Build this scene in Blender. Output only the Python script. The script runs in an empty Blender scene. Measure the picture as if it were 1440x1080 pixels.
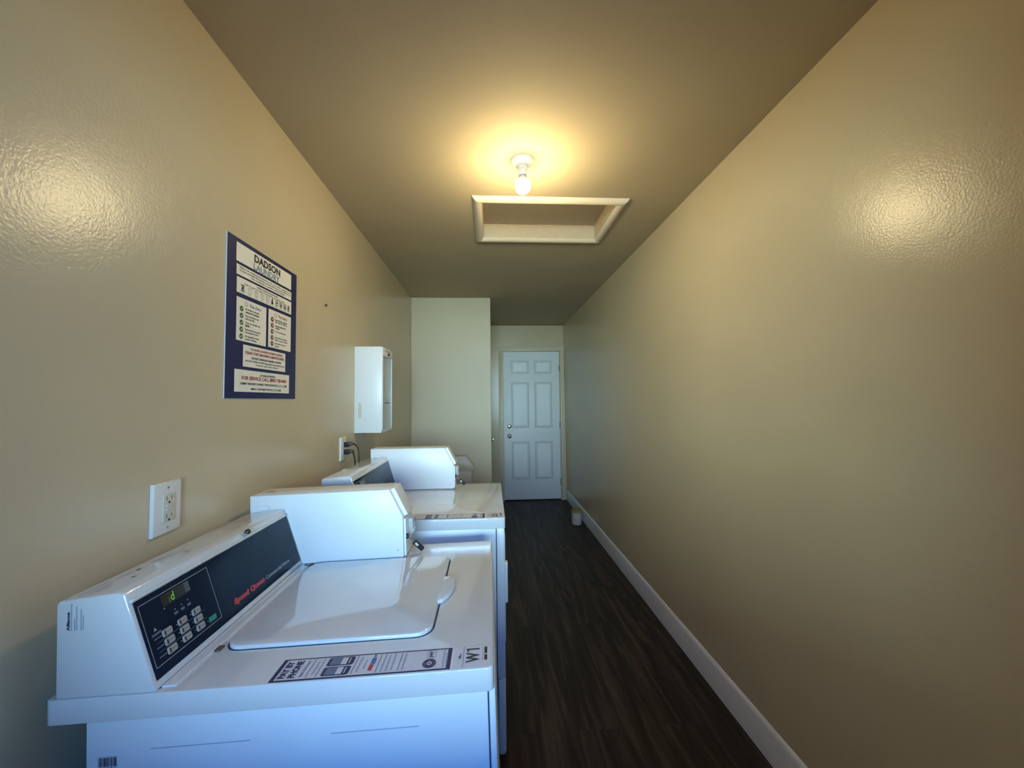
import bpy, bmesh, math, random
from mathutils import Vector, Matrix
from math import sin, cos, pi, atan, sqrt

random.seed(7)
SC = bpy.context.scene
COL = SC.collection
H = 1.40

# ------------------------------------------------------------------ materials
def principled(name):
    m = bpy.data.materials.new(name); m.use_nodes = True
    nt = m.node_tree; b = nt.nodes['Principled BSDF']
    return m, nt, b

def mat(name, col, rough=.5, metal=0., coat=0., emis=None, estr=0., noise=.04, nscale=30., bump=0., bscale=200., trans=0., coords='Object'):
    """procedural surface: base colour broken up by a soft noise, optional fine bump"""
    m, nt, b = principled(name)
    b.inputs['Roughness'].default_value = rough
    b.inputs['Metallic'].default_value = metal
    if coat: b.inputs['Coat Weight'].default_value = coat; b.inputs['Coat Roughness'].default_value = .06
    if trans: b.inputs['Transmission Weight'].default_value = trans
    tc = nt.nodes.new('ShaderNodeTexCoord')
    n = nt.nodes.new('ShaderNodeTexNoise'); n.inputs['Scale'].default_value = nscale; n.inputs['Detail'].default_value = 3
    nt.links.new(tc.outputs[coords], n.inputs['Vector'])
    r = nt.nodes.new('ShaderNodeValToRGB')
    r.color_ramp.elements[0].position = .3; r.color_ramp.elements[1].position = .7
    r.color_ramp.elements[0].color = (*[c * (1 - noise) for c in col], 1)
    r.color_ramp.elements[1].color = (*[min(1, c * (1 + noise)) for c in col], 1)
    nt.links.new(n.outputs['Fac'], r.inputs['Fac']); nt.links.new(r.outputs['Color'], b.inputs['Base Color'])
    if bump:
        n2 = nt.nodes.new('ShaderNodeTexNoise'); n2.inputs['Scale'].default_value = bscale; n2.inputs['Detail'].default_value = 4
        nt.links.new(tc.outputs[coords], n2.inputs['Vector'])
        bp = nt.nodes.new('ShaderNodeBump'); bp.inputs['Strength'].default_value = bump; bp.inputs['Distance'].default_value = .002
        nt.links.new(n2.outputs['Fac'], bp.inputs['Height']); nt.links.new(bp.outputs['Normal'], b.inputs['Normal'])
    if emis:
        b.inputs['Emission Color'].default_value = (*emis, 1); b.inputs['Emission Strength'].default_value = estr
    return m

def wall_paint(name, col, rough=.34, spec=.5):
    m, nt, b = principled(name)
    tc = nt.nodes.new('ShaderNodeTexCoord')
    n = nt.nodes.new('ShaderNodeTexNoise'); n.inputs['Scale'].default_value = 2.2; n.inputs['Detail'].default_value = 4
    nt.links.new(tc.outputs['Object'], n.inputs['Vector'])
    r = nt.nodes.new('ShaderNodeValToRGB'); r.color_ramp.elements[0].position = .3; r.color_ramp.elements[1].position = .7
    r.color_ramp.elements[0].color = (*[c * .965 for c in col], 1); r.color_ramp.elements[1].color = (*[c * 1.035 for c in col], 1)
    nt.links.new(n.outputs['Fac'], r.inputs['Fac']); nt.links.new(r.outputs['Color'], b.inputs['Base Color'])
    # roller stipple plus broad unevenness of the plaster
    f = nt.nodes.new('ShaderNodeTexNoise'); f.inputs['Scale'].default_value = 185; f.inputs['Detail'].default_value = 3
    g = nt.nodes.new('ShaderNodeTexNoise'); g.inputs['Scale'].default_value = 9; g.inputs['Detail'].default_value = 3
    for x in (f, g): nt.links.new(tc.outputs['Object'], x.inputs['Vector'])
    b1 = nt.nodes.new('ShaderNodeBump'); b1.inputs['Strength'].default_value = .19; b1.inputs['Distance'].default_value = .0024
    b2 = nt.nodes.new('ShaderNodeBump'); b2.inputs['Strength'].default_value = .07; b2.inputs['Distance'].default_value = .012
    nt.links.new(f.outputs['Fac'], b1.inputs['Height']); nt.links.new(g.outputs['Fac'], b2.inputs['Height'])
    nt.links.new(b2.outputs['Normal'], b1.inputs['Normal']); nt.links.new(b1.outputs['Normal'], b.inputs['Normal'])
    b.inputs['Roughness'].default_value = rough
    b.inputs['Specular IOR Level'].default_value = spec
    return m

def floor_mat():
    m, nt, b = principled('vinyl_plank')
    tc = nt.nodes.new('ShaderNodeTexCoord')
    mp = nt.nodes.new('ShaderNodeMapping'); mp.inputs['Rotation'].default_value = (0, 0, pi / 2)
    nt.links.new(tc.outputs['Object'], mp.inputs['Vector'])
    br = nt.nodes.new('ShaderNodeTexBrick')
    br.inputs['Scale'].default_value = 1; br.inputs['Brick Width'].default_value = 1.22; br.inputs['Row Height'].default_value = .18
    br.inputs['Mortar Size'].default_value = .0012; br.inputs['Color1'].default_value = (.0, .0, .0, 1); br.inputs['Color2'].default_value = (1, 1, 1, 1)
    br.inputs['Mortar'].default_value = (.3, .3, .3, 1); br.offset = .37
    nt.links.new(mp.outputs['Vector'], br.inputs['Vector'])
    mg = nt.nodes.new('ShaderNodeMapping'); mg.inputs['Scale'].default_value = (26, 2.0, 1)
    nt.links.new(tc.outputs['Object'], mg.inputs['Vector'])
    # shift the grain from plank to plank
    ad = nt.nodes.new('ShaderNodeVectorMath'); ad.operation = 'MULTIPLY_ADD'
    nt.links.new(br.outputs['Color'], ad.inputs[0]); ad.inputs[1].default_value = (9, 5, 3); nt.links.new(mg.outputs['Vector'], ad.inputs[2])
    n = nt.nodes.new('ShaderNodeTexNoise'); n.inputs['Scale'].default_value = 1; n.inputs['Detail'].default_value = 6; n.inputs['Distortion'].default_value = .7
    nt.links.new(ad.outputs['Vector'], n.inputs['Vector'])
    r = nt.nodes.new('ShaderNodeValToRGB')
    e = r.color_ramp.elements; e[0].position = .30; e[0].color = (.010, .007, .005, 1); e[1].position = .72; e[1].color = (.085, .060, .045, 1)
    k = e.new(.5); k.color = (.030, .021, .016, 1)
    nt.links.new(n.outputs['Fac'], r.inputs['Fac'])
    mx = nt.nodes.new('ShaderNodeMix'); mx.data_type = 'RGBA'; mx.blend_type = 'MULTIPLY'; mx.inputs['Factor'].default_value = .06
    nt.links.new(r.outputs['Color'], mx.inputs['A']); nt.links.new(br.outputs['Color'], mx.inputs['B'])
    nt.links.new(mx.outputs['Result'], b.inputs['Base Color'])
    b.inputs['Roughness'].default_value = .5; b.inputs['Specular IOR Level'].default_value = .3
    bp = nt.nodes.new('ShaderNodeBump'); bp.inputs['Strength'].default_value = .25; bp.inputs['Distance'].default_value = .002
    nt.links.new(n.outputs['Fac'], bp.inputs['Height']); nt.links.new(bp.outputs['Normal'], b.inputs['Normal'])
    return m

M = {}
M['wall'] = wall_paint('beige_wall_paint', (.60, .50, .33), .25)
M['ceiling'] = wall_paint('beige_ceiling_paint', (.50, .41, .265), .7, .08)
M['beige_box'] = wall_paint('beige_box_paint', (.62, .55, .42), .4)
M['closet'] = wall_paint('beige_closet_paint', (.60, .51, .345), .42, .4)
M['floor'] = floor_mat()
M['trim'] = mat('cream_trim_paint', (.72, .62, .46), .35, noise=.02)
M['base'] = mat('pale_baseboard_paint', (.80, .80, .82), .4, noise=.03)
M['door'] = mat('white_door_paint', (.88, .92, .94), .4, noise=.02)
M['door_groove'] = mat('door_groove_shade', (.50, .55, .58), .45, noise=.02)  # same white door, groove shade put into the colour
M['door_mid'] = mat('door_ridge_shade', (.70, .74, .77), .45, noise=.02)  # same white door, lighter shade tone for the ridge
M['enamel'] = mat('white_enamel', (.65, .65, .64), .10, coat=.5, noise=.012, nscale=12, bump=.05, bscale=260)
M['enamel2'] = mat('white_powder_coat', (.76, .79, .79), .38, noise=.012, nscale=12, bump=.06, bscale=300)
M['lid'] = mat('white_lid_enamel', (.64, .65, .66), .08, coat=.8, noise=.012, nscale=9, bump=.02, bscale=120)
M['navy'] = mat('navy_control_face', (.004, .013, .030), .22, noise=.1); M['navy'].node_tree.nodes['Principled BSDF'].inputs['Specular IOR Level'].default_value = .14
M['navy_dark'] = mat('display_window', (.009, .006, .007), .3, noise=.1)
M['grey_sq'] = mat('grey_display_square', (.075, .08, .09), .4)
M['poster'] = mat('navy_poster_paper', (.012, .018, .085), .42, noise=.1)
M['cream'] = mat('cream_poster_print', (.84, .81, .70), .5, noise=.02)
M['paper'] = mat('white_sticker_paper', (.62, .62, .66), .4, noise=.02)
M['paper_edge'] = mat('white_paper_edge', (.7, .74, .76), .5)
M['ink'] = mat('black_ink', (.014, .014, .018), .5)
M['ink_navy'] = mat('navy_ink', (.018, .025, .085), .5)
M['ink_grey'] = mat('grey_ink', (.14, .17, .26), .5)
M['ink_soft'] = mat('soft_grey_ink', (.34, .38, .46), .5)
M['ink_red'] = mat('red_ink', (.40, .025, .02), .5)
M['brand_red'] = mat('brand_red_print', (.52, .035, .04), .4)
M['ink_green'] = mat('green_badge_ink', (.035, .13, .03), .5)
M['ink_darkred'] = mat('dark_red_badge_ink', (.16, .02, .02), .5)
M['blue'] = mat('blue_ink', (.05, .15, .45), .5)
M['steelblue'] = mat('steel_blue_ink', (.13, .22, .32), .5)
M['button'] = mat('grey_button', (.36, .35, .33), .5, noise=.05)
M['green_btn'] = mat('green_button', (.01, .24, .16), .4, noise=.04)
M['led'] = mat('green_led', (.2, .6, .05), .4, emis=(.42, 1., .05), estr=.18)
M['line'] = mat('pale_panel_line', (.38, .41, .44), .4)
M['faint'] = mat('faint_panel_print', (.10, .13, .18), .4)
M['plastic_w'] = mat('white_plastic', (.74, .72, .68), .35, noise=.01)
M['ivory'] = mat('ivory_plastic', (.62, .58, .48), .35, noise=.02)
M['black'] = mat('black_rubber', (.012, .013, .017), .4, noise=.1)
M['chrome'] = mat('brushed_nickel', (.62, .60, .56), .25, metal=1)
M['steel'] = mat('steel', (.5, .48, .44), .35, metal=1)
M['dark_metal'] = mat('dark_metal', (.05, .05, .05), .4, metal=.7)
M['gap'] = mat('dark_seam', (.03, .045, .09), .7)
M['emboss'] = mat('pressed_seam', (.42, .46, .54), .5)
M['rust'] = mat('rusty_hinge', (.11, .075, .055), .7, noise=.5, nscale=220)
M['smudge'] = mat('dark_smudge', (.09, .07, .07), .6, noise=.3, nscale=200)
M['smudge2'] = mat('pale_smudge', (.50, .46, .45), .5, noise=.2, nscale=200)
M['cab'] = mat('white_cabinet_paint', (.78, .80, .78), .3, noise=.012, nscale=8)
M['cab_in'] = mat('grey_cabinet_interior', (.42, .45, .42), .5)
M['tape'] = mat('yellowed_tape', (.62, .56, .44), .5)
M['porcelain'] = mat('white_porcelain', (.8, .78, .74), .25)
M['bulb'] = mat('lit_bulb_glass', (1, .95, .85), .3, emis=(1.0, .81, .45), estr=90)
M['tub'] = mat('white_tub_plastic', (.62, .58, .52), .5, noise=.12, nscale=45)
M['tub_lid'] = mat('olive_yellow_lid', (.30, .26, .05), .5, noise=.15, nscale=60)
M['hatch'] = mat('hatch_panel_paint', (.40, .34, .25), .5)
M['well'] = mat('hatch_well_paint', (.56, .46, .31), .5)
M['foggy'] = mat('clear_plastic', (.8, .83, .85), .15, trans=.6, noise=.02)
def glass():
    m, nt, b = principled('clear_pane')
    b.inputs['Base Color'].default_value = (.75, .80, .80, 1); b.inputs['Roughness'].default_value = .08
    b.inputs['Alpha'].default_value = .30
    return m
M['glass'] = glass()

# ------------------------------------------------------------------ mesh helpers
class MB:
    """collects shapes into one mesh; each shape may have its own material"""
    def __init__(s):
        s.bm = bmesh.new(); s.mats = []
    def mi(s, m):
        if m not in s.mats: s.mats.append(m)
        return s.mats.index(m)
    def _add(s, tmp, m):
        i = s.mi(m)
        vm = {}
        for v in tmp.verts: vm[v] = s.bm.verts.new(v.co)
        for f in tmp.faces:
            try: nf = s.bm.faces.new([vm[v] for v in f.verts])
            except ValueError: continue
            nf.material_index = i
        tmp.free()
    def box(s, x0, x1, y0, y1, z0, z1, m, bev=0, seg=2):
        t = bmesh.new(); bmesh.ops.create_cube(t, size=1)
        for v in t.verts:
            v.co = Vector(((x0 + x1) / 2 + v.co.x * (x1 - x0), (y0 + y1) / 2 + v.co.y * (y1 - y0), (z0 + z1) / 2 + v.co.z * (z1 - z0)))
        if bev: bmesh.ops.bevel(t, geom=list(t.edges), offset=bev, segments=seg, profile=.5, affect='EDGES', clamp_overlap=True)
        s._add(t, m); return s
    def prism(s, pts, axis, a0, a1, m, bev=0, seg=2):
        """pts 2-D outline; axis 'y': pts are (x,z); 'z': (x,y); 'x': (y,z)"""
        def P(p, a):
            return {'y': (p[0], a, p[1]), 'z': (p[0], p[1], a), 'x': (a, p[0], p[1])}[axis]
        t = bmesh.new()
        A = [t.verts.new(P(p, a0)) for p in pts]; B = [t.verts.new(P(p, a1)) for p in pts]
        t.faces.new(A); t.faces.new(B)
        n = len(pts)
        for i in range(n): t.faces.new([A[i], A[(i + 1) % n], B[(i + 1) % n], B[i]])
        bmesh.ops.recalc_face_normals(t, faces=t.faces)
        if bev: bmesh.ops.bevel(t, geom=list(t.edges), offset=bev, segments=seg, profile=.5, affect='EDGES', clamp_overlap=True)
        s._add(t, m); return s
    def hexa(s, c, m, bev=0):
        """c: 8 corners, bottom 4 then top 4"""
        t = bmesh.new(); v = [t.verts.new(p) for p in c]
        for f in ((0, 1, 2, 3), (4, 5, 6, 7), (0, 1, 5, 4), (1, 2, 6, 5), (2, 3, 7, 6), (3, 0, 4, 7)): t.faces.new([v[i] for i in f])
        bmesh.ops.recalc_face_normals(t, faces=t.faces)
        if bev: bmesh.ops.bevel(t, geom=list(t.edges), offset=bev, segments=2, profile=.5, affect='EDGES', clamp_overlap=True)
        s._add(t, m); return s
    def lathe(s, prof, m, loc=(0, 0, 0), rot=None, n=32):
        """prof: (radius, height) list about local z"""
        t = bmesh.new(); R = rot or Matrix.Identity(3); L = Vector(loc); rings = []
        for r, h in prof:
            if r < 1e-6: rings.append([t.verts.new(R @ Vector((0, 0, h)) + L)])
            else: rings.append([t.verts.new(R @ Vector((r * cos(2 * pi * k / n), r * sin(2 * pi * k / n), h)) + L) for k in range(n)])
        for a, b in zip(rings, rings[1:]):
            if len(a) == 1 and len(b) == 1: continue
            for k in range(n):
                k2 = (k + 1) % n
                if len(a) == 1: t.faces.new([a[0], b[k], b[k2]])
                elif len(b) == 1: t.faces.new([a[k], a[k2], b[0]])
                else: t.faces.new([a[k], a[k2], b[k2], b[k]])
        bmesh.ops.recalc_face_normals(t, faces=t.faces)
        s._add(t, m); return s
    def tube(s, pts, r, m, n=10):
        t = bmesh.new(); pts = [Vector(p) for p in pts]; rings = []
        up = Vector((.31, .2, .9)).normalized()
        for i, p in enumerate(pts):
            d = (pts[min(i + 1, len(pts) - 1)] - pts[max(i - 1, 0)]).normalized()
            a = d.cross(up).normalized(); b = d.cross(a).normalized()
            rr = r[i] if isinstance(r, (list, tuple)) else r
            rings.append([t.verts.new(p + a * rr * cos(2 * pi * k / n) + b * rr * sin(2 * pi * k / n)) for k in range(n)])
        for a, b in zip(rings, rings[1:]):
            for k in range(n): t.faces.new([a[k], a[(k + 1) % n], b[(k + 1) % n], b[k]])
        t.faces.new(rings[0]); t.faces.new(rings[-1])
        bmesh.ops.recalc_face_normals(t, faces=t.faces)
        s._add(t, m); return s
    # flat prints on a frame F = (origin, U, V, N): point = O + u U + v V + w N
    def quad(s, F, u0, u1, v0, v1, m, w=.0004):
        return s.poly(F, [(u0, v0), (u1, v0), (u1, v1), (u0, v1)], m, w)
    def poly(s, F, pts, m, w=.0004):
        O, U, V, N = F; i = s.mi(m)
        vs = [s.bm.verts.new(O + U * a + V * b + N * w) for a, b in pts]
        f = s.bm.faces.new(vs); f.normal_update()
        if f.normal.dot(N) < 0: f.normal_flip()
        f.material_index = i; return s
    def slab(s, F, u0, u1, v0, v1, m, w0=0, w1=.001, bev=0, rad=0, seg=3):
        """a raised plate on a frame, optionally with rounded corners"""
        O, U, V, N = F
        pts = rrect(u0, u1, v0, v1, rad) if rad else [(u0, v0), (u1, v0), (u1, v1), (u0, v1)]
        t = bmesh.new()
        A = [t.verts.new(O + U * a + V * b + N * w0) for a, b in pts]; B = [t.verts.new(O + U * a + V * b + N * w1) for a, b in pts]
        t.faces.new(A); top = t.faces.new(B); n = len(pts)
        for k in range(n): t.faces.new([A[k], A[(k + 1) % n], B[(k + 1) % n], B[k]])
        bmesh.ops.recalc_face_normals(t, faces=t.faces)
        if bev: bmesh.ops.bevel(t, geom=list(top.edges), offset=bev, segments=seg, profile=.5, affect='EDGES', clamp_overlap=True)
        s._add(t, m); return s
    def frame_line(s, F, u0, u1, v0, v1, t, m, w=.0004):
        s.quad(F, u0, u1, v0, v0 + t, m, w); s.quad(F, u0, u1, v1 - t, v1, m, w)
        s.quad(F, u0, u0 + t, v0 + t, v1 - t, m, w); s.quad(F, u1 - t, u1, v0 + t, v1 - t, m, w); return s
    def disc(s, F, u, v, r, m, w=.0004, n=20, ry=None):
        ry = ry or r
        return s.poly(F, [(u + r * cos(2 * pi * k / n), v + ry * sin(2 * pi * k / n)) for k in range(n)], m, w)
    def ring(s, F, u, v, r0, r1, m, w=.0004, n=28):
        O, U, V, N = F; i = s.mi(m)
        for k in range(n):
            a, b = 2 * pi * k / n, 2 * pi * (k + 1) / n
            s.poly(F, [(u + r0 * cos(a), v + r0 * sin(a)), (u + r1 * cos(a), v + r1 * sin(a)), (u + r1 * cos(b), v + r1 * sin(b)), (u + r0 * cos(b), v + r0 * sin(b))], m, w)
        return s
    def stroke(s, F, pts, t, m, w=.0005):
        for (a, b), (c, d) in zip(pts, pts[1:]):
            dx, dy = c - a, d - b; L = math.hypot(dx, dy) or 1; nx, ny = -dy / L * t / 2, dx / L * t / 2
            s.poly(F, [(a + nx, b + ny), (c + nx, d + ny), (c - nx, d - ny), (a - nx, b - ny)], m, w)
        return s
    def text(s, F, body, u0, u1, v0, v1, m, w=.0005, bold=0., keep=False, res=2, shear=0., narrow=True):
        """lettering whose ink is fitted into the box u0..u1, v0..v1 (keep: only the height is fitted, centred)"""
        vs, fs = glyphs(body, bold, res, shear)
        if not vs: return s
        xs = [v[0] for v in vs]; ys = [v[1] for v in vs]
        x0, x1, y0, y1 = min(xs), max(xs), min(ys), max(ys)
        sy = (v1 - v0) / (y1 - y0); sx = (u1 - u0) / (x1 - x0)
        if keep:
            sx = min(sx, abs(sy) * 1.0); mid = (u0 + u1) / 2; u0 = mid - sx * (x1 - x0) / 2
        O, U, V, N = F; i = s.mi(m)
        nv = [s.bm.verts.new(O + U * (u0 + (x - x0) * sx) + V * (v0 + (y - y0) * sy) + N * w) for x, y in vs]
        for f in fs:
            try: q = s.bm.faces.new([nv[k] for k in f])
            except ValueError: continue
            q.normal_update()
            if q.normal.dot(N) < 0: q.normal_flip()
            q.material_index = i
        return s
    def build(s, name, parent=None, smooth=True, angle=35, kind=None, label=None):
        me = bpy.data.meshes.new(name); s.bm.to_mesh(me); s.bm.free()
        for m in s.mats: me.materials.append(M[m])
        if smooth:
            me.shade_smooth(); me.set_sharp_from_angle(angle=math.radians(angle))
        o = bpy.data.objects.new(name, me); COL.objects.link(o)
        if parent: o.parent = parent
        if kind: o['kind'] = kind
        if label: o['label'] = label
        return o

def rrect(u0, u1, v0, v1, r, n=6):
    pts = []
    for cx, cy, a in ((u1 - r, v1 - r, 0), (u0 + r, v1 - r, pi / 2), (u0 + r, v0 + r, pi), (u1 - r, v0 + r, 3 * pi / 2)):
        for k in range(n + 1):
            t = a + k * pi / 2 / n; pts.append((cx + r * cos(t), cy + r * sin(t)))
    return pts

_gc = {}
def glyphs(body, bold, res, shear):
    key = (body, bold, res, shear)
    if key in _gc: return _gc[key]
    cu = bpy.data.curves.new('lettering', 'FONT'); cu.body = body; cu.size = 1; cu.offset = bold; cu.resolution_u = res; cu.shear = shear
    cu.fill_mode = 'FRONT'
    o = bpy.data.objects.new('lettering', cu); COL.objects.link(o)
    dg = bpy.context.evaluated_depsgraph_get(); dg.update()
    me = bpy.data.meshes.new_from_object(o.evaluated_get(dg))
    out = ([(v.co.x, v.co.y) for v in me.vertices], [tuple(p.vertices) for p in me.polygons])
    bpy.data.objects.remove(o); bpy.data.curves.remove(cu); bpy.data.meshes.remove(me)
    _gc[key] = out
    return out

def thing(name, label, cat, loc=(0, 0, 0), group=None):
    o = bpy.data.objects.new(name, None); COL.objects.link(o); o.location = loc; o.empty_display_size = .05
    o['label'] = label; o['category'] = cat
    if group: o['group'] = group
    return o
def tag(o, label, cat, group=None):
    o['label'] = label; o['category'] = cat
    if group: o['group'] = group
    return o
def Fr(O, U, V):
    O, U, V = Vector(O), Vector(U).normalized(), Vector(V).normalized(); return (O, U, V, U.cross(V).normalized())

# ------------------------------------------------------------------ the room
XL, XR, XRB, CZ = -.797, 1.048, 1.070, 2.46       # left wall, right wall at ceiling / at floor, ceiling height
YB, YD, YC = -.14, 5.41, 3.935                    # back wall with entry, door wall, closet wall
XC = .010
MB().box(XL - .1, 1.3, -.75, 5.6, -.08, 0, 'floor').build('floor', kind='structure', smooth=False)
MB().box(XL - .1, XL, YB - .12, YC, 0, CZ + .1, 'wall').build('wall_left', kind='structure', smooth=False)
MB().prism([(XRB, 0), (XR, CZ), (XR, CZ + .1), (XR + .15, CZ + .1), (XR + .15, 0)], 'y', YB - .12, YD + .15, 'wall').build('wall_right', kind='structure', smooth=False)
# closet bump-out at the far left
MB().box(XL, XC, YC, YD, 0, CZ, 'closet', bev=.004).build('wall_closet', kind='structure', smooth=False)
# far wall with the door opening
DX0, DX1, DZ = .194, .985, 2.085
MB().box(XC, DX0 - .012, YD, YD + .12, 0, CZ, 'wall').box(DX1 + .012, 1.072, YD, YD + .12, 0, CZ, 'wall').box(DX0 - .012, DX1 + .012, YD, YD + .12, DZ + .012, CZ, 'wall').box(DX0 - .012, DX1 + .012, YD + .09, YD + .12, 0, DZ + .012, 'wall').build('wall_far', kind='structure', smooth=False)
# wall behind the camera with the open entry
EX0, EX1, EZ = -.52, .42, 2.08
MB().box(XL, EX0, YB - .12, YB, 0, CZ, 'wall').box(EX1, 1.066, YB - .12, YB, 0, CZ, 'wall').box(EX0, EX1, YB - .12, YB, EZ, CZ, 'wall').build('wall_back', kind='structure', smooth=False)
# ceiling with the attic opening
HX0, HX1, HY0, HY1 = -.033, .696, 2.0, 2.455
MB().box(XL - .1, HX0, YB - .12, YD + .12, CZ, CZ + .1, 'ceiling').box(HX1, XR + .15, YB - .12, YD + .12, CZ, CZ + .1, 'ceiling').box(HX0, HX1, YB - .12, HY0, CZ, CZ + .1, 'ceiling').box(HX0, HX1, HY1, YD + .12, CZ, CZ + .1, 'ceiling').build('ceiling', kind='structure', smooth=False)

# unseen low wall added outside the entry to keep daylight off the lower machines
MB().box(-1.3, 1.3, -.72, -.60, 0, 1.15, 'wall').build('daylight_blocker', kind='structure', smooth=False)
# baseboards
def lean(z): return XRB + (XR - XRB) * z / CZ
def baseboard(name, y0, y1):
    prof = [(lean(0), .0), (lean(0) - .012, .0), (lean(.12) - .012, .118), (lean(.13) - .009, .130), (lean(.14) - .003, .138), (lean(.14), .140)]
    MB().prism(prof, 'y', y0, y1, 'base').build(name, kind='structure')
baseboard('baseboard_right', YB, YD - .022)

# door casing (stepped profile), jamb and six-panel door
mb = MB()
CW = .058
for k, (d, t) in enumerate(((0, .012), (.018, .017), (.038, .021))):
    a = CW - d
    mb.box(DX0 - .014 - a, DX0 - .012, YD - t, YD, 0, DZ + .012 + a, 'trim', bev=.003)
    mb.box(DX1 + .012, min(DX1 + .012 + a, 1.052), YD - t, YD, 0, DZ + .012 + a, 'trim', bev=.003)
    mb.box(DX0 - .014 - a, min(DX1 + .012 + a, 1.050), YD - t - .0006, YD, DZ + .012, DZ + .012 + a, 'trim', bev=.003)
mb.box(DX0 - .012, DX0 - .002, YD, YD + .09, 0, DZ + .012, 'trim').box(DX1 + .003, DX1 + .012, YD, YD + .09, 0, DZ + .012, 'trim').box(DX0 - .012, DX1 + .012, YD, YD + .09, DZ + .003, DZ + .012, 'trim')
mb.build('trim_1', kind='structure')

FD = Fr((DX0, YD + .014, .012), (1, 0, 0), (0, 0, 1))
dw, dh = DX1 - DX0, DZ - .012
mb = MB().box(DX0, DX1, YD + .014, YD + .052, .014, DZ, 'door', bev=.002)
def dpanel(u0, u1, v0, v1):
    # moulding ring, recess shade put into its colour, round a raised field
    N = -FD[3] if FD[3].y > 0 else FD[3]
    F = (FD[0], FD[1], FD[2], N)
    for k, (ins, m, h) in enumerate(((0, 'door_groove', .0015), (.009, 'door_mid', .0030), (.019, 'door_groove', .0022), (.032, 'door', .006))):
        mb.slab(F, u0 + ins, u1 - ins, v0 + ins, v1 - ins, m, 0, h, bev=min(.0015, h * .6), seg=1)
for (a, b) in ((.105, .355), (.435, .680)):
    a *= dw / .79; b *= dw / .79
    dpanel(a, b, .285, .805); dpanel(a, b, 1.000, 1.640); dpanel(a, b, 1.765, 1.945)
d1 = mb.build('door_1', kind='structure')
R90 = Matrix.Rotation(pi / 2, 3, 'X')
YF = YD + .014
MB().lathe([(0, 0), (.031, 0), (.031, .004), (.022, .010), (.012, .014), (.011, .030), (.024, .036), (.029, .048), (.026, .060), (.012, .066), (0, .067)], 'chrome', (.268, YF, .900), R90).lathe([(0, .067), (.007, .067), (.006, .070), (0, .070)], 'dark_metal', (.268, YF, .900), R90, n=12).build('door_knob', d1)
MB().lathe([(0, 0), (.030, 0), (.030, .006), (.026, .014), (.016, .018), (0, .018)], 'chrome', (.268, YF, 1.035), R90).box(.265, .271, YF - .021, YF - .018, 1.024, 1.046, 'dark_metal').build('deadbolt', d1)
for z in (.25, 1.05, 1.85):
    MB().tube([(DX1 + .001, YF - .004, z - .045), (DX1 + .001, YF - .004, z + .045)], .006, 'dark_metal').build('hinge', d1)

# the open entry door leaf, folded back against the right wall
LB = lambda z: lean(z) - .022
mb = MB().hexa([(LB(0) - .035, YB + .02, .01), (LB(0), YB + .02, .01), (LB(0), .60, .01), (LB(0) - .035, .60, .01),
                (LB(2) - .040, YB + .02, 2.04), (LB(2) - .005, YB + .02, 2.04), (LB(2) - .005, .60, 2.04), (LB(2) - .040, .60, 2.04)], 'door', bev=.002)
mb.build('door_2', kind='structure')

# ------------------------------------------------------------------ attic hatch
h = thing('attic_hatch', 'recessed beige attic hatch with a cream moulded frame in the ceiling', 'hatch', ((HX0 + HX1) / 2, (HY0 + HY1) / 2, CZ))
def loc_to(o, parent):                       # keep world placement under a parent that is only translated
    o.location = -Vector(parent.location); return o
OX0, OX1, OY0, OY1 = -.085, .748, 1.952, 2.515
def mould(inner, outer, fixed0, fixed1, along, mitre=True):
    # a quarter-round moulding strip with mitred ends; profile runs from inner lip to outer edge
    mbx = MB(); n = 8
    prof = []
    for k in range(n + 1):
        t = k / n; a = pi * t
        prof.append((t, .026 * max(sin(a), .0) ** .55 * (1 - .35 * t)))
    t_ = bmesh.new(); rows = []
    for t, d in prof:
        c = inner + (outer - inner) * t
        e0 = fixed0[0] + (fixed0[1] - fixed0[0]) * t; e1 = fixed1[0] + (fixed1[1] - fixed1[0]) * t
        z = CZ - d
        pa, pb = ((e0, c, z), (e1, c, z)) if along == 'x' else ((c, e0, z), (c, e1, z))
        rows.append((t_.verts.new(pa), t_.verts.new(pb)))
    for a, b in zip(rows, rows[1:]): t_.faces.new([a[0], a[1], b[1], b[0]])
    t_.faces.new([r[0] for r in rows]); t_.faces.new([r[1] for r in rows])
    t_.faces.new([rows[0][0], rows[0][1], rows[-1][1], rows[-1][0]])
    bmesh.ops.recalc_face_normals(t_, faces=t_.faces)
    mbx._add(t_, 'trim'); return mbx
loc_to(mould(HY0, OY0, (HX0, OX0), (HX1, OX1), 'x').build('frame', h), h)
loc_to(mould(HY1, OY1, (HX0, OX0), (HX1, OX1), 'x').build('frame', h), h)
loc_to(mould(HX0, OX0, (HY0, OY0), (HY1, OY1), 'y').build('frame', h), h)
loc_to(mould(HX1, OX1, (HY0, OY0), (HY1, OY1), 'y').build('frame', h), h)
RZ = CZ + .085
mb = MB()
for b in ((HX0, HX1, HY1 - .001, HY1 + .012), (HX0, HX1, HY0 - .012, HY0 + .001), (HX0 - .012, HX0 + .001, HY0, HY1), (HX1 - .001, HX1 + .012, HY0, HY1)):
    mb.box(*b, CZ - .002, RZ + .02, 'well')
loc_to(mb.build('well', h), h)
loc_to(MB().box(HX0 + .001, HX1 - .001, HY0 + .001, HY1 - .001, RZ, RZ + .015, 'hatch').build('panel', h), h)

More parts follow.
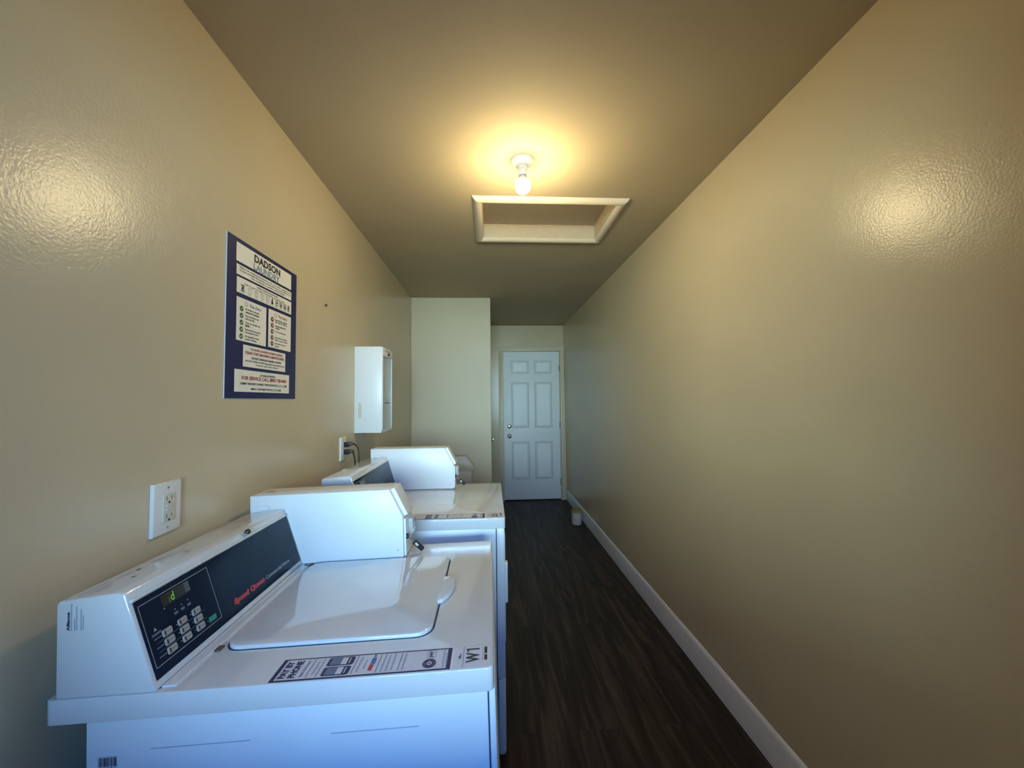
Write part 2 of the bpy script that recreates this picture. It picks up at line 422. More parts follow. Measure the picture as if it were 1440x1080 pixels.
# ------------------------------------------------------------------ ceiling light
BX, BY = .152, 1.655
l = thing('ceiling_light', 'bare lit bulb in a white porcelain lampholder on the ceiling', 'light', (BX, BY, CZ))
fl = Matrix.Rotation(pi, 3, 'X')
MB().lathe([(0, 0), (.052, 0), (.052, .006), (.046, .016), (.032, .024), (0, .024)], 'porcelain', rot=fl).build('base', l)
MB().lathe([(.024, .020), (.024, .040), (.019, .046), (.019, .070), (0, .070)], 'porcelain', rot=fl).build('socket', l)
MB().lathe([(.0135, .066), (.0135, .072), (.018, .081), (.029, .095)], 'porcelain', rot=fl, n=28).build('collar', l)
MB().lathe([(.029, .095), (.0322, .102), (.0335, .112), (.0315, .128), (.023, .140), (.011, .1465), (0, .1475)], 'bulb', rot=fl, n=28).build('bulb', l)

# ------------------------------------------------------------------ poster on the left wall
P = thing('laundry_poster', 'navy blue laundry rules poster with cream text panels on the left wall', 'poster', (XL, 1.407, 1.415))
PF = Fr((0, -.210, 0), (0, 1, 0), (0, 0, 1))         # u: 0-.42, v: 0-.511, facing +x
PW, PH = .420, .511
mb = MB().slab(PF, 0, PW, 0, PH, 'paper_edge', .0006, .0030)
mb.quad(PF, .0008, PW - .0006, .0006, PH - .0006, 'poster', .0034)
sheet = mb.build('sheet', P, smooth=False)
W = .0042; WT = .0050
def panel(n, y0, y1, z0, z1):
    u0, u1, v0, v1 = y0 - 1.197, y1 - 1.197, z0 - 1.415, z1 - 1.415
    return u0, u1, v0, v1
def ppart(): return MB()
# heading
u0, u1, v0, v1 = panel(1, 1.239, 1.572, 1.851, 1.911)
mb = ppart().quad(PF, u0, u1, v0, v1, 'cream', W)
mb.text(PF, 'DADSON', .133, .293, .4625, .4895, 'ink', WT, bold=.035)
mb.text(PF, 'LAUNDRY', .130, .288, .4365, .4595, 'steelblue', WT, bold=.008)
mb.build('heading_panel', P, smooth=False)
# notice
u0, u1, v0, v1 = panel(2, 1.241, 1.574, 1.809, 1.842)
mb = ppart().quad(PF, u0, u1, v0, v1, 'cream', W)
mb.text(PF, 'This is an unattended laundry room. Use of the equipment is', u0 + .014, u1 - .008, v1 - .0115, v1 - .0045, 'ink', WT, bold=.02, res=1)
mb.text(PF, 'at your own risk. The machine owner will not be responsible for any', u0 + .014, u1 - .006, v1 - .0205, v1 - .0135, 'ink', WT, bold=.02, res=1)
mb.text(PF, 'loss or damage to articles and belongings.', u0 + .075, u1 - .05, v1 - .0295, v1 - .0225, 'ink', WT, bold=.02, res=1)
mb.build('notice_panel', P, smooth=False)
# icon row
u0, u1, v0, v1 = panel(3, 1.243, 1.575, 1.752, 1.802)
mb = ppart().quad(PF, u0, u1, v0, v1, 'cream', W)
mb.text(PF, 'Washer and Dryer Instructions', .150, .278, v1 - .0105, v1 - .0035, 'ink', WT, bold=.03, res=1)
mb.text(PF, 'Refer to garment tags for best washing and drying results', .085, .325, v1 - .0190, v1 - .0125, 'ink', WT, bold=.01, res=1)
ip = mb.build('instruction_panel', P, smooth=False)
ut = [.075, .112, .147, .180, .212, .243, .272, .301, .329, .356]
for k, c in enumerate(ut):
    c = c; m = MB(); b = v0 + .010; tp = v0 + .028; hw = .0075; col = 'ink_grey' if 1 <= k <= 4 else 'ink'; th = .0011 if 1 <= k <= 4 else .0021
    if k == 0:
        m.ring(PF, c, tp - .004, .0035, .0060, 'ink', WT); m.ring(PF, c, b + .004, .0035, .0060, 'ink', WT)
        m.stroke(PF, [(c - .008, tp + .002), (c + .008, b - .002)], .0022, 'ink', WT + .0002).stroke(PF, [(c + .008, tp + .002), (c - .008, b - .002)], .0022, 'ink', WT + .0002)
    elif k == 5:
        m.disc(PF, c, b + .004, .0065, 'ink', WT); m.disc(PF, c, tp - .005, .0042, 'ink', WT + .0001); m.stroke(PF, [(c - .006, b), (c + .005, tp + .003)], .0022, 'ink', WT + .0002)
    elif k == 9:
        m.disc(PF, c, tp - .004, .0065, 'ink', WT); m.ring(PF, c, b + .004, .0030, .0065, 'ink', WT); m.disc(PF, c, tp - .004, .0022, 'cream', WT + .0002)
    else:
        m.stroke(PF, [(c - hw, tp), (c - hw * .8, b), (c + hw * .8, b), (c + hw, tp), (c - hw, tp)], th, col, WT)
        if k >= 2: m.stroke(PF, [(c - hw * .5, (b + tp) / 2 + .002), (c + hw * .5, (b + tp) / 2 + .002)], th, col, WT + .0002)
        if k in (3, 4, 7, 8): m.stroke(PF, [(c - hw * .5, b + .005), (c + hw * .5, b + .005)], th, col, WT + .0002)
        if k in (6, 7, 8): m.ring(PF, c, (b + tp) / 2, .0022, .0036, 'ink', WT + .0003, n=14)
    m.quad(PF, c - .010, c + .010, v0 + .004, v0 + .0050, 'ink_grey', WT)
    m.build('icon', P, smooth=False)
# the do's and the don'ts
def rules(y0, y1, z0, z1, title, tcol, badge, lines, name):
    u0, u1, v0, v1 = panel(4, y0, y1, z0, z1)
    w = u1 - u0
    mb = MB().quad(PF, u0, u1, v0, v1, 'cream', W)
    mb.text(PF, title, u0 + w * .40, u0 + w * .80, v1 - .021, v1 - .010, tcol, WT, bold=.01)
    mb.stroke(PF, [(u0 + w * .25, v1 - .011), (u0 + w * .25, v1 - .021), (u0 + w * .33, v1 - .021), (u0 + w * .33, v1 - .011), (u0 + w * .29, v1 - .007), (u0 + w * .25, v1 - .011)], .0012, tcol, WT)
    step = .0222
    for k, (a, b) in enumerate(lines):
        y = v1 - .034 - k * step
        mb.text(PF, a, u0 + w * .27, u0 + w * (.27 + .0215 * len(a)), y - .0015, y + .0065, 'ink', WT, bold=.02, res=1)
        if b: mb.text(PF, b, u0 + w * .27, u0 + w * (.27 + .0215 * len(b)), y - .0105, y - .0025, 'ink', WT, bold=.02, res=1)
    mb.build(name, P, smooth=False)
    for k in range(len(lines)):
        y = v1 - .0345 - k * step; cu = u0 + w * .15; m = MB()
        m.disc(PF, cu, y, .0088, badge, WT)
        if badge == 'ink_green': m.stroke(PF, [(cu - .0035, y), (cu - .0008, y - .0032), (cu + .004, y + .0035)], .0022, 'cream', WT + .0003)
        else: m.stroke(PF, [(cu - .003, y - .003), (cu + .003, y + .003)], .002, 'cream', WT + .0003).stroke(PF, [(cu - .003, y + .003), (cu + .003, y - .003)], .002, 'cream', WT + .0005)
        m.build('tick_badge' if badge == 'ink_green' else 'cross_badge', P, smooth=False)
rules(1.244, 1.405, 1.600, 1.738, "The Do's", 'ink_grey', 'ink_green',
      [('Be timely in removing', 'clothes from machines.'), ('Keep the laundry room', 'neat and tidy.'), ('Clean up all spills and', 'messes.'), ('Empty the lint tray when', 'done using the dryer.'), ('Be respectful of other', "people's clothing.")], 'do_panel')
rules(1.419, 1.574, 1.602, 1.740, "The Don'ts", 'ink_red', 'ink_darkred',
      [('Leave clothes in machines', 'after cycle has finished.'), ('Overload machines with', 'clothing.'), ('Use too much detergent.', ''), ('Leave clothes and liquids', 'behind or on top of washer.'), ('Leave pets or children', 'in room.')], 'dont_panel')
u0, u1, v0, v1 = panel(6, 1.280, 1.536, 1.519, 1.590)
mb = MB().quad(PF, u0, u1, v0, v1, 'cream', W)
mb.text(PF, 'TO AVOID LAUNDRY ROOM FLOODING,', u0 + .036, u1 - .020, v1 - .0165, v1 - .007, 'ink_red', WT, bold=.02)
mb.text(PF, 'PLEASE START MACHINES 5 MINUTES APART.', u0 + .012, u1 - .008, v1 - .0290, v1 - .0195, 'ink_red', WT, bold=.02)
mb.text(PF, 'DO NOT OVERLOAD WASHER OR DRYER', u0 + .044, u1 - .030, v1 - .0440, v1 - .0360, 'ink', WT, bold=.02)
mb.text(PF, 'DO NOT WASH OR DRY inappropriate rugs, leather goods,', u0 + .012, u1 - .008, v1 - .0560, v1 - .0480, 'ink', WT, bold=.02, res=1)
mb.text(PF, 'comforters, tents, carpet or plastic.', u0 + .066, u1 - .050, v1 - .0655, v1 - .0580, 'ink', WT, bold=.02, res=1)
mb.build('warning_panel', P, smooth=False)
u0, u1, v0, v1 = panel(7, 1.240, 1.566, 1.437, 1.508)
mb = MB().quad(PF, u0, u1, v0, v1, 'cream', W)
mb.text(PF, 'SE HABLA ESPAÑOL', u0 + .134, u1 - .098, v1 - .0165, v1 - .0080, 'ink', WT, bold=.02)
mb.text(PF, 'FOR SERVICE CALL (800) 728-8404', u0 + .035, u1 - .022, v1 - .0355, v1 - .0195, 'ink_red', WT, bold=.02)
mb.text(PF, 'SUBMIT REQUESTS ONLINE  WWW.DADSON', u0 + .028, u0 + .238, v1 - .0490, v1 - .0405, 'ink', WT, bold=.02)
mb.text(PF, 'LAUNDRY', u0 + .240, u0 + .282, v1 - .0490, v1 - .0405, 'ink_grey', WT)
mb.text(PF, '.COM', u0 + .284, u1 - .020, v1 - .0490, v1 - .0405, 'ink', WT, bold=.02)
mb.text(PF, 'EMAIL: CLEAN@DADSON', u0 + .083, u0 + .204, v1 - .0655, v1 - .0570, 'ink', WT, bold=.02)
mb.text(PF, 'LAUNDRY', u0 + .206, u0 + .242, v1 - .0655, v1 - .0570, 'ink_grey', WT)
mb.text(PF, '.COM', u0 + .244, u0 + .265, v1 - .0655, v1 - .0570, 'ink', WT, bold=.02)
mb.build('service_panel', P, smooth=False)

# ------------------------------------------------------------------ wall outlets
def outlet(y0, y1, z0, z1, label, gfci):
    t = thing('wall_outlet', label, 'outlet', (XL, (y0 + y1) / 2, (z0 + z1) / 2))
    F = Fr((0, -(y1 - y0) / 2, -(z1 - z0) / 2), (0, 1, 0), (0, 0, 1)); w, hh = y1 - y0, z1 - z0
    MB().slab(F, 0, w, 0, hh, 'plastic_w', 0, .0085, bev=.004).build('plate', t)
    cx, cy = w / 2, hh / 2
    if gfci:
        mb = MB().slab(F, cx - .0165, cx + .0165, cy - .0335, cy + .0335, 'ivory', .007, .0115, bev=.001)
        for s in (-1, 1):
            b = cy + s * .021 + .002
            mb.quad(F, cx - .0085, cx - .0068, b - .004, b + .005, 'ink', .0118).quad(F, cx + .0062, cx + .0078, b - .0035, b + .0045, 'ink', .0118)
            mb.disc(F, cx, b - .0105, .0030, 'ink', .0118)
        mb.build('receptacle', t)
        for s in (-1, 1):
            MB().slab(F, cx - .009, cx + .009, cy + s * .0045 - .003, cy + s * .0045 + .003, 'ivory', .011, .0135, bev=.0008).build('test_button', t)
    else:
        for s in (-1, 1):
            MB().slab(F, cx - .0165, cx + .0165, cy + s * .0195 - .0145, cy + s * .0195 + .0145, 'plastic_w', .007, .0105, rad=.006, bev=.0008).build('receptacle', t)
    for s in (-1, 1):
        F2 = (F[0], F[1], F[2], F[3])
        MB().disc(F2, cx, cy + s * .048, .0030, 'steel', .0088, n=12).quad(F2, cx - .0022, cx + .0022, cy + s * .048 - .0004, cy + s * .048 + .0004, 'ink', .0091).build('screw', t, smooth=False)
    return t
outlet(.958, 1.040, 1.086, 1.2105, 'white wall outlet with test buttons, plugs empty, above the nearest machine', True)
outlet(2.095, 2.172, 1.088, 1.2105, 'small white wall outlet with two black plugs in it, below the wall cabinet', False)

def plug(z, label, ylow):
    kk = -1 if ylow else 1
    t = thing('power_cord', label, 'power cord', (XL + .0105, 2.133, z), 'black power cords plugged in side by side')
    mb = MB()
    mb.prism([(0, .013), (0, -.013), (.024, -.013), (.034, -.004), (.046, -.003), (.046, .009), (.034, .013)], 'y', -.011, .011, 'black', bev=.0025)
    mb.build('plug', t)
    pts = [(.040, 0, .003)]
    n = 14
    for k in range(1, n + 1):
        a = k / n * pi / 2
        pts.append((.040 + (.032 if kk > 0 else .022) * sin(a), .012 * sin(a) * kk, .003 - (.030 + ylow * .2) * (1 - cos(a)) * 1.6))
    x, y, zz = pts[-1]
    for k in range(1, 12): pts.append((x + .004 * sin(k * .5), y + .003 * k / 12, zz - k * (z - .35) / 12))
    MB().tube(pts, .0042, 'black').build('cord', t)
plug(1.172, 'upper black plug and cord in the outlet below the wall cabinet', 0)
plug(1.132, 'lower black plug and cord in the outlet below the wall cabinet', .1)

# nail in the wall
F = Fr((XL, 1.90, 1.872), (0, 1, 0), (0, 0, 1))
o = MB().lathe([(0, 0), (.0035, .0), (.0035, .006), (.006, .006), (.006, .008), (0, .008)], 'dark_metal', (XL, 1.90, 1.872), Matrix.Rotation(pi / 2, 3, 'Y'), n=12).build('nail')
tag(o, 'tiny dark nail head in the left wall between poster and cabinet', 'nail')

# ------------------------------------------------------------------ wall cabinet with clear front
cx0, cx1, cy0, cy1, cz0, cz1 = XL, -.640, 2.313, 2.540, 1.218, 1.728
c = thing('wall_cabinet', 'tall white metal wall cabinet with a clear front pane and lock', 'cabinet', (cx0, (cy0 + cy1) / 2, cz0))
def cb(mb, name, **k): return loc_to(mb.build(name, c, **k), c)
t = .006
mb = MB().box(cx0, cx1, cy0, cy0 + t, cz0, cz1, 'cab', bev=.0015).box(cx0, cx1, cy1 - t, cy1, cz0, cz1, 'cab', bev=.0015)
mb.box(cx0, cx1, cy0 + t, cy1 - t, cz0, cz0 + t, 'cab').box(cx0, cx1, cy0 + t, cy1 - t, cz1 - t, cz1, 'cab').box(cx0, cx0 + t, cy0 + t, cy1 - t, cz0 + t, cz1 - t, 'cab_in')
cb(mb, 'body')
fx = cx1
mb = MB().box(fx, fx + .006, cy0 + .002, cy1 - .002, cz1 - .052, cz1 - .002, 'cab', bev=.001)
mb.box(fx, fx + .006, cy0 + .002, cy0 + .010, cz0 + .002, cz1 - .050, 'cab', bev=.001).box(fx, fx + .006, cy1 - .016, cy1 - .002, cz0 + .002, cz1 - .050, 'cab', bev=.001)
mb.box(fx, fx + .006, cy0 + .002, cy1 - .002, cz0 + .002, cz0 + .014, 'cab', bev=.001)
FF = Fr((fx + .006, cy0, cz0), (0, 1, 0), (0, 0, 1)); hz = cz1 - cz0
for k in range(9): mb.quad(FF, .050 + k * .014, .060 + k * .014, hz - .020, hz - .014, 'ink_red', .0004)
cb(mb, 'front_frame')
cb(MB().lathe([(0, 0), (.009, 0), (.009, .006), (.006, .008), (0, .008)], 'dark_metal', (fx + .006, cy0 + .125, cz1 - .036), Matrix.Rotation(pi / 2, 3, 'Y'), n=20), 'lock')
cb(MB().box(fx + .001, fx + .003, cy0 + .010, cy1 - .016, cz0 + .014, cz1 - .052, 'glass'), 'pane')
mb = MB().box(fx + .003, fx + .0036, cy0 + .06, cy0 + .165, cz0 + .172, cz0 + .178, 'ink_grey').box(fx + .003, fx + .0036, cy0 + .085, cy0 + .13, cz0 + .190, cz0 + .193, 'ink_grey')
cb(mb, 'pane_print')
cb(MB().box(cx0 + .022, cx0 + .040, cy0 - .0006, cy0, cz0 + .085, cz0 + .175, 'tape'), 'tape')
cb(MB().tube([(cx0 + .055, cy0 + .01, cz0 + .001), (cx0 + .055, cy0 + .01, cz0 - .006)], .005, 'dark_metal'), 'mounting_bolt')

# ------------------------------------------------------------------ beige boxed cover by the closet wall
b = thing('utility_box', 'beige painted box with chamfered cover beyond the far machine, against the closet wall', 'box', (-.3, YC, 0))
def bb(mb, name): return loc_to(mb.build(name, b), b)
bb(MB().prism([(-.50, .711), (-.50, .856), (-.243, .856), (-.172, .765), (-.166, .745), (-.166, .711)], 'y', YC - .10, YC - .001, 'beige_box', bev=.004), 'cover')
bb(MB().box(-.48, -.186, YC - .09, YC - .001, .0, .712, 'beige_box', bev=.004), 'body')

# latch on closet corner
mb = MB().box(XC, XC + .012, 4.16, 4.22, .965, .995, 'dark_metal', bev=.002).box(XC + .012, XC + .026, 4.17, 4.182, .970, .990, 'steel', bev=.001)
tag(mb.build('latch'), 'small dark metal latch on the side of the closet wall left of the door', 'latch')

# ------------------------------------------------------------------ tub on the floor
t = thing('plastic_tub', 'small white tub with an olive yellow lid on the floor by the baseboard', 'tub', (.965, 4.36, 0))
MB().lathe([(0, 0), (.052, 0), (.056, .006), (.059, .135), (.059, .140)], 'tub', n=36).build('body', t)
MB().lathe([(.0595, .132), (.0625, .133), (.0625, .152), (.058, .157), (.050, .155), (0, .154)], 'tub_lid', n=36).build('lid', t)

# ------------------------------------------------------------------ coin laundry machines
def pay_sticker(parent, TF, name='pay_sticker'):
    """TF: frame on the top panel, u = +y (0-.061), v = -x (from right end)"""
    # x0 is the left (wall) end; s runs 0-1 towards the front
    L = .322; Wd = .061; w = .0008; w2 = .0012
    mb = MB()
    mb.quad(TF, 0, Wd, -L, 0, 'ink_navy', w * .5)
    mb.quad(TF, .0035, Wd - .0035, -L + .008, -.008, 'paper', w)
    m = mb
    def vs(s): return -s * L
    m.text(TF, 'PAY BY', .0075, .0530, vs(.075), vs(.035), 'ink_navy', w2, bold=.05)
    m.text(TF, 'PHONE', .0075, .0530, vs(.130), vs(.088), 'ink_navy', w2, bold=.05)
    m.text(TF, 'Simple. Fast. Secure.', .008, .052, vs(.172), vs(.150), 'ink_grey', w2, bold=.03, res=1)
    for s in (.190, .440, .576, .700): m.quad(TF, .006, .055, vs(s + .004), vs(s - .001), 'ink_grey', w2)
    for s, a, c in ((.220, .012, .048), (.245, .007, .054), (.467, .010, .052), (.500, .018, .042), (.605, .007, .054), (.632, .007, .054), (.662, .009, .054), (.725, .006, .054), (.955, .006, .055), (.972, .016, .046)):
        # small print too fine to read: broken word bars
        u = a; r = random.Random(int(s * 1000))
        while u < c - .002:
            ln = min(r.uniform(.004, .009), c - u)
            m.quad(TF, u, u + ln, vs(s + .006), vs(s - .004), 'ink_soft', w2); u += ln + .0015
    # card logo patches
    m.quad(TF, .012, .028, vs(.552), vs(.528), 'brand_red', w2); m.quad(TF, .029, .047, vs(.556), vs(.530), 'blue', w2)
    m.quad(TF, .049, .056, vs(.548), vs(.534), 'ink_grey', w2)
    # round emblem and badge
    cv = vs(.876)
    m.ring(TF, .019, cv, .0095, .0125, 'ink_navy', w2); m.disc(TF, .019, cv, .0088, 'ink_navy', w2)
    m.ring(TF, .019, cv, .0030, .0050, 'paper', w2 + .0003, n=18); m.quad(TF, .015, .026, cv - .0006, cv + .0006, 'paper', w2 + .0005)
    m.frame_line(TF, .034, .056, vs(.905), vs(.855), .0008, 'ink_grey', w2); m.text(TF, 'pay', .037, .053, vs(.893), vs(.867), 'ink_navy', w2, bold=.02)
    m.build(name, parent, smooth=False, label='long white payment sticker with a navy border')
    for a in (.006, .0325):
        g = MB()
        g.poly(TF, [(p[0], p[1]) for p in rrect(a, a + .023, vs(.425), vs(.272), .004)], 'ink_navy', w2)
        g.quad(TF, a + .002, a + .021, vs(.352), vs(.290), 'ink_grey', w2 + .0003)
        g.quad(TF, a + .002, a + .021, vs(.385), vs(.352), 'paper', w2 + .0003)
        g.quad(TF, a + .004, a + .019, vs(.402), vs(.396), 'paper', w2 + .0003)
        g.build('phone_picture', parent, smooth=False)

def w_tag(parent, TF, txt):
    w = .0008; w2 = .0012
    m = MB().quad(TF, 0, .062, -.070, 0, 'paper', w * .6)
    m.disc(TF, .030, -.012, .0045, 'ink_grey', w2, ry=.003); m.quad(TF, .029, .040, -.0145, -.0125, 'ink_grey', w2)
    m.quad(TF, .002, .060, -.0195, -.0186, 'ink_grey', w2)
    m.text(TF, txt[0], .013, .041, -.0495, -.0240, 'ink', w2, bold=.02)
    if txt[1] == '1': m.quad(TF, .0495, .0530, -.0495, -.0240, 'ink', w2).poly(TF, [(.0440, -.0300), (.0440, -.0272), (.0500, -.0240), (.0500, -.0270)], 'ink', w2 + .0002)
    m.quad(TF, .018, .055, -.0562, -.0554, 'ink_grey', w2)
    m.quad(TF, .018, .033, -.0642, -.0588, 'ink', w2).quad(TF, .037, .056, -.0642, -.0588, 'ink', w2)
    m.build('number_tag', parent, smooth=False, label='small white number tag')

def console(root, dx, dz, y0, y1, ztop, detail=True, logo=True):
    """slant-front control console; measured on the near machine, shifted by dx, dz"""
    A = lambda x, z: (x + dx, z + dz)
    n = MB()
    prof = [A(-.752, .912), A(-.752, 1.072), A(-.748, 1.077), A(-.662, 1.0855), A(-.640, 1.084), A(-.5876, .912)]
    n.prism(prof, 'y', y0, y1, 'enamel', bev=.007, seg=3)
    # bead along the top of the slanted face, as on the pressed steel cover
    con = n.build('console', root, angle=40)
    O = Vector((-.6336 + dx, y0 + .007, 1.064 + dz)); V = Vector((-.590 + .6336, 0, .9198 - 1.064)).normalized()
    U = Vector((0, 1, 0)); N = U.cross(-V).normalized()
    if N.x < 0: N = -N
    F = (O, U, -V, N)                       # v is measured upwards; measured v (downwards) = -v
    L = (y1 - y0) - .012
    m = MB().slab(F, .001, L, -.144, -.0005, 'navy', -.001, .0016, bev=.0006)
    cp = m.build('control_panel', con)
    m = MB().slab(F, -.003, L + .002, .0015, .0065, 'enamel', -.003, .0060, bev=.002)
    m.build('trim_strip', con)
    w = .0021
    m = MB().frame_line(F, .005, .172, -.126, -.011, .0010, 'line', w)
    for k in range(3): m.disc(F, .072 + k * .016, -.052 + k * .001, .0012, 'line', w); 
    for k in range(3): m.quad(F, .068 + k * .016, .077 + k * .016, -.062, -.057, 'faint', w)
    m.disc(F, .052, -.040, .0012, 'line', w)
    m.poly(F, [(.020, -.066), (.026, -.066), (.023, -.060)], 'line', w); m.quad(F, .014, .034, -.074, -.070, 'faint', w)
    for vv in (.0885, .105): m.quad(F, .018, .135, -vv - .0004, -vv + .0004, 'faint', w)
    for vv in (.080, .0965, .113): m.quad(F, .016, .028, -vv - .0012, -vv + .0012, 'faint', w)
    for uu in (.0300, .0655, .1010):
        for vv in (.080, .0965, .113): m.disc(F, uu, -vv, .0011, 'line', w, n=10)
    m.disc(F, .135, -.114, .0011, 'line', w, n=10)
    m.build('panel_print', con, smooth=False)
    d = MB().quad(F, .050, .118, -.037, -.015, 'navy_dark', w); d.quad(F, .105, .117, -.035, -.016, 'grey_sq', w + .0002)
    d.text(F, 'i', .0665, .0675, -.034, -.024, 'led', w + .0003, shear=.1); d.text(F, 'd', .071, .079, -.034, -.018, 'led', w + .0003, shear=.1)
    d.build('display', con, smooth=False)
    for cu in (.044, .0795, .1150):
        for cv in (.080, .0965, .113):
            q = MB().slab(F, cu - .0105, cu + .0105, -cv - .0062, -cv + .0062, 'button', .001, .0034, rad=.0028, bev=.0006, seg=1)
            q.quad(F, cu - .0075, cu - .0045, -cv - .004, -cv + .004, 'ink', .0038); q.quad(F, cu - .002, cu + .008, -cv - .0008, -cv + .0010, 'ink_grey', .0038)
            q.build('button', con)
    MB().slab(F, .139, .158, -.1195, -.1095, 'green_btn', .001, .0034, bev=.0006, seg=1).build('start_button', con)
    q = MB()
    q.text(F, 'Speed Queen', .216, .338, -.1275, -.1105, 'brand_red', w, bold=.07, shear=.15)
    q.text(F, 'Commercial Home', .343, .460, -.1235, -.1140, 'line', w, bold=.01)
    q.build('brand_lettering', con, smooth=False)
    return con, F

def coin_box(root, X, Z0, Z1, y0, y1, key_drop=.05):
    """X = (back, chamfer top, front); Z0 base, Z1 top"""
    xb, xc, xf = X; zc = Z1 - .087
    con = MB().prism([(xb, Z0), (xb, Z1), (xc, Z1), (xf, zc), (xf, Z0)], 'y', y0, y1, 'enamel2', bev=.0022).build('coin_box', root)
    # punched slot plate on the near cheek
    NF = Fr((xb, y0, Z1), (1, 0, 0), (0, 0, 1))      # normal -y
    m = MB()
    m.poly(NF, rrect(.020, .058, -.043, -.033, .003), 'emboss', .0006); m.poly(NF, rrect(.021, .057, -.042, -.034, .0028), 'enamel2', .0010)
    m.build('slot_cover', con, smooth=False)
    MB().disc(NF, xf - xb - .017, -.190 if Z1 - Z0 > .195 else -.17, .0018, 'gap', .0006).build('rivet', con, smooth=False)
    # chamfer plate carrying the coin slide, set to the far part of the front
    sl = Vector((xf - xc, 0, zc - Z1)); Ls = sl.length; sl.normalize()
    SF = (Vector((xc, y0, Z1)), Vector((0, 1, 0)), -sl, Vector((-sl.z, 0, sl.x)))
    if SF[3].x < 0: SF = (SF[0], SF[1], SF[2], -SF[3])
    wy = y1 - y0
    MB().slab(SF, .020, wy - .004, -Ls - .003, -.004, 'enamel2', -.001, .011, bev=.0015).build('coin_slide_plate', con)
    VF = Fr((xf, y0, Z0), (0, 1, 0), (0, 0, 1))      # +x
    MB().slab(VF, .012, wy - .004, .002, zc - Z0 - .010, 'enamel2', -.001, .006, bev=.0015).build('vault_door', con)
    m = MB().slab(VF, .052, wy - .012, .055, .108, 'foggy', .005, .020, rad=.008, bev=.003)
    m.slab(VF, .058, wy - .020, .066, .070, 'plastic_w', .019, .0225, bev=.001)
    m.build('card_reader', con)
    # lock and hanging key
    lk = Vector((xf + .006, y0 + .018, Z0 + .062))
    MB().lathe([(0, 0), (.0085, 0), (.0085, .005), (.006, .007), (0, .007)], 'dark_metal', lk, Matrix.Rotation(pi / 2, 3, 'Y'), n=20).build('lock', con)
    d = Vector((.048, .010, -key_drop)); d.normalize(); a = lk + Vector((.005, 0, -.001)); b = a + d * .026
    MB().tube([a, b], .0028, 'steel', n=8).build('key', con)
    side = Vector((d.z, 0, -d.x)).normalized()
    yv = Vector((0, 1, 0)); KF = (b, d, side, d.cross(side).normalized())
    m = MB().slab(KF, 0, .040, -.0075, .0075, 'black', -.0035, .0035, rad=.005, bev=.001); m.slab(KF, .006, .018, -.0035, .0035, 'tape', -.0042, .0042)
    m.build('key_fob', con)
    # emblem on the top
    TF = Fr((xb + .022, y0 + .055, Z1), (1, 0, 0), (0, 1, 0))
    m = MB().ring(TF, .006, 0, .0045, .0065, 'smudge', .0006, n=18).ring(TF, .017, 0, .0045, .0065, 'ink', .0006, n=18).poly(TF, [(.017, -.003), (.017, .003), (.021, 0)], 'ink', .0006)
    m.build('emblem', con, smooth=False)
    return con

TILT = .025
# ---- nearest machine: top-loading washer W1 (it leans a touch towards the wall)
w1 = thing('washing_machine', 'nearest white top loading coin washer with the number tag W1', 'washing machine', (0, 0, .912))
w1.rotation_euler = (0, -TILT, 0)
base_off = Vector((-.35, 1.05, -.912))            # put the origin at the base, under the machine
Rm = Matrix.Rotation(-TILT, 3, 'Y')
w1.location = Vector((0, 0, .912)) + Rm @ base_off
class Off:                                          # local coordinates were measured about (0,0,.912)
    pass
def shift_children(root, off):
    for ch in [o for o in bpy.data.objects if o.parent == root]:
        ch.location = ch.location + off
ZT = .912
WL, WR, WN, WF = -.768, .002, .726, 1.368
# cabinet
mb = MB().box(-.712, -.010, .738, 1.358, .03, ZT - .040, 'enamel2', bev=.004)
mb.box(-.0105, -.0085, .7378, .745, .03, ZT - .0405, 'gap')
mb.box(-.780 + .075, -.03, .742, 1.352, .868, .8725, 'gap')
for a, b_ in ((-.603, -.435), (-.295, -.137)): mb.box(a, b_, .7374, .739, .8095, .8115, 'emboss', bev=.0006)
cab = mb.build('cabinet', w1)
MB().box(-.0085, .004, .735, 1.361, .12, ZT - .041, 'enamel2', bev=.004).build('front_panel', w1)
MB().box(-.011, .000, .740, 1.356, .035, .118, 'enamel2', bev=.003).build('kick_panel', w1)
for x in (-.66, -.06):
    for y in (.79, 1.31):
        zb = -x * TILT + .001
        MB().lathe([(0, zb), (.022, zb), (.022, zb + .010), (.008, zb + .014), (.008, .04), (0, .04)], 'black', (x, y, 0), n=20).build('foot', w1)
# top panel with turned-down rim
MB().prism(rrect(WL, WR, WN, WF, .010, 4), 'z', ZT - .042, ZT, 'enamel', bev=.0055, seg=3).build('top_panel', w1, angle=50)
# barcode sticker on the cabinet side
NF = Fr((-.690, .7378, .776), (1, 0, 0), (0, 0, 1))
m = MB().quad(NF, -.001, .031, .000, .028, 'paper', .0004)
u = .001; r = random.Random(3)
while u < .029:
    ww = r.choice((.0006, .0009, .0016)); m.quad(NF, u, u + ww, .011, .026, 'ink', .0007); u += ww + r.choice((.0005, .0008, .0012))
m.text(NF, '11938', .005, .024, .0015, .0095, 'ink', .0007, bold=.02)
m.build('barcode_sticker', w1, smooth=False, label='small barcode sticker')
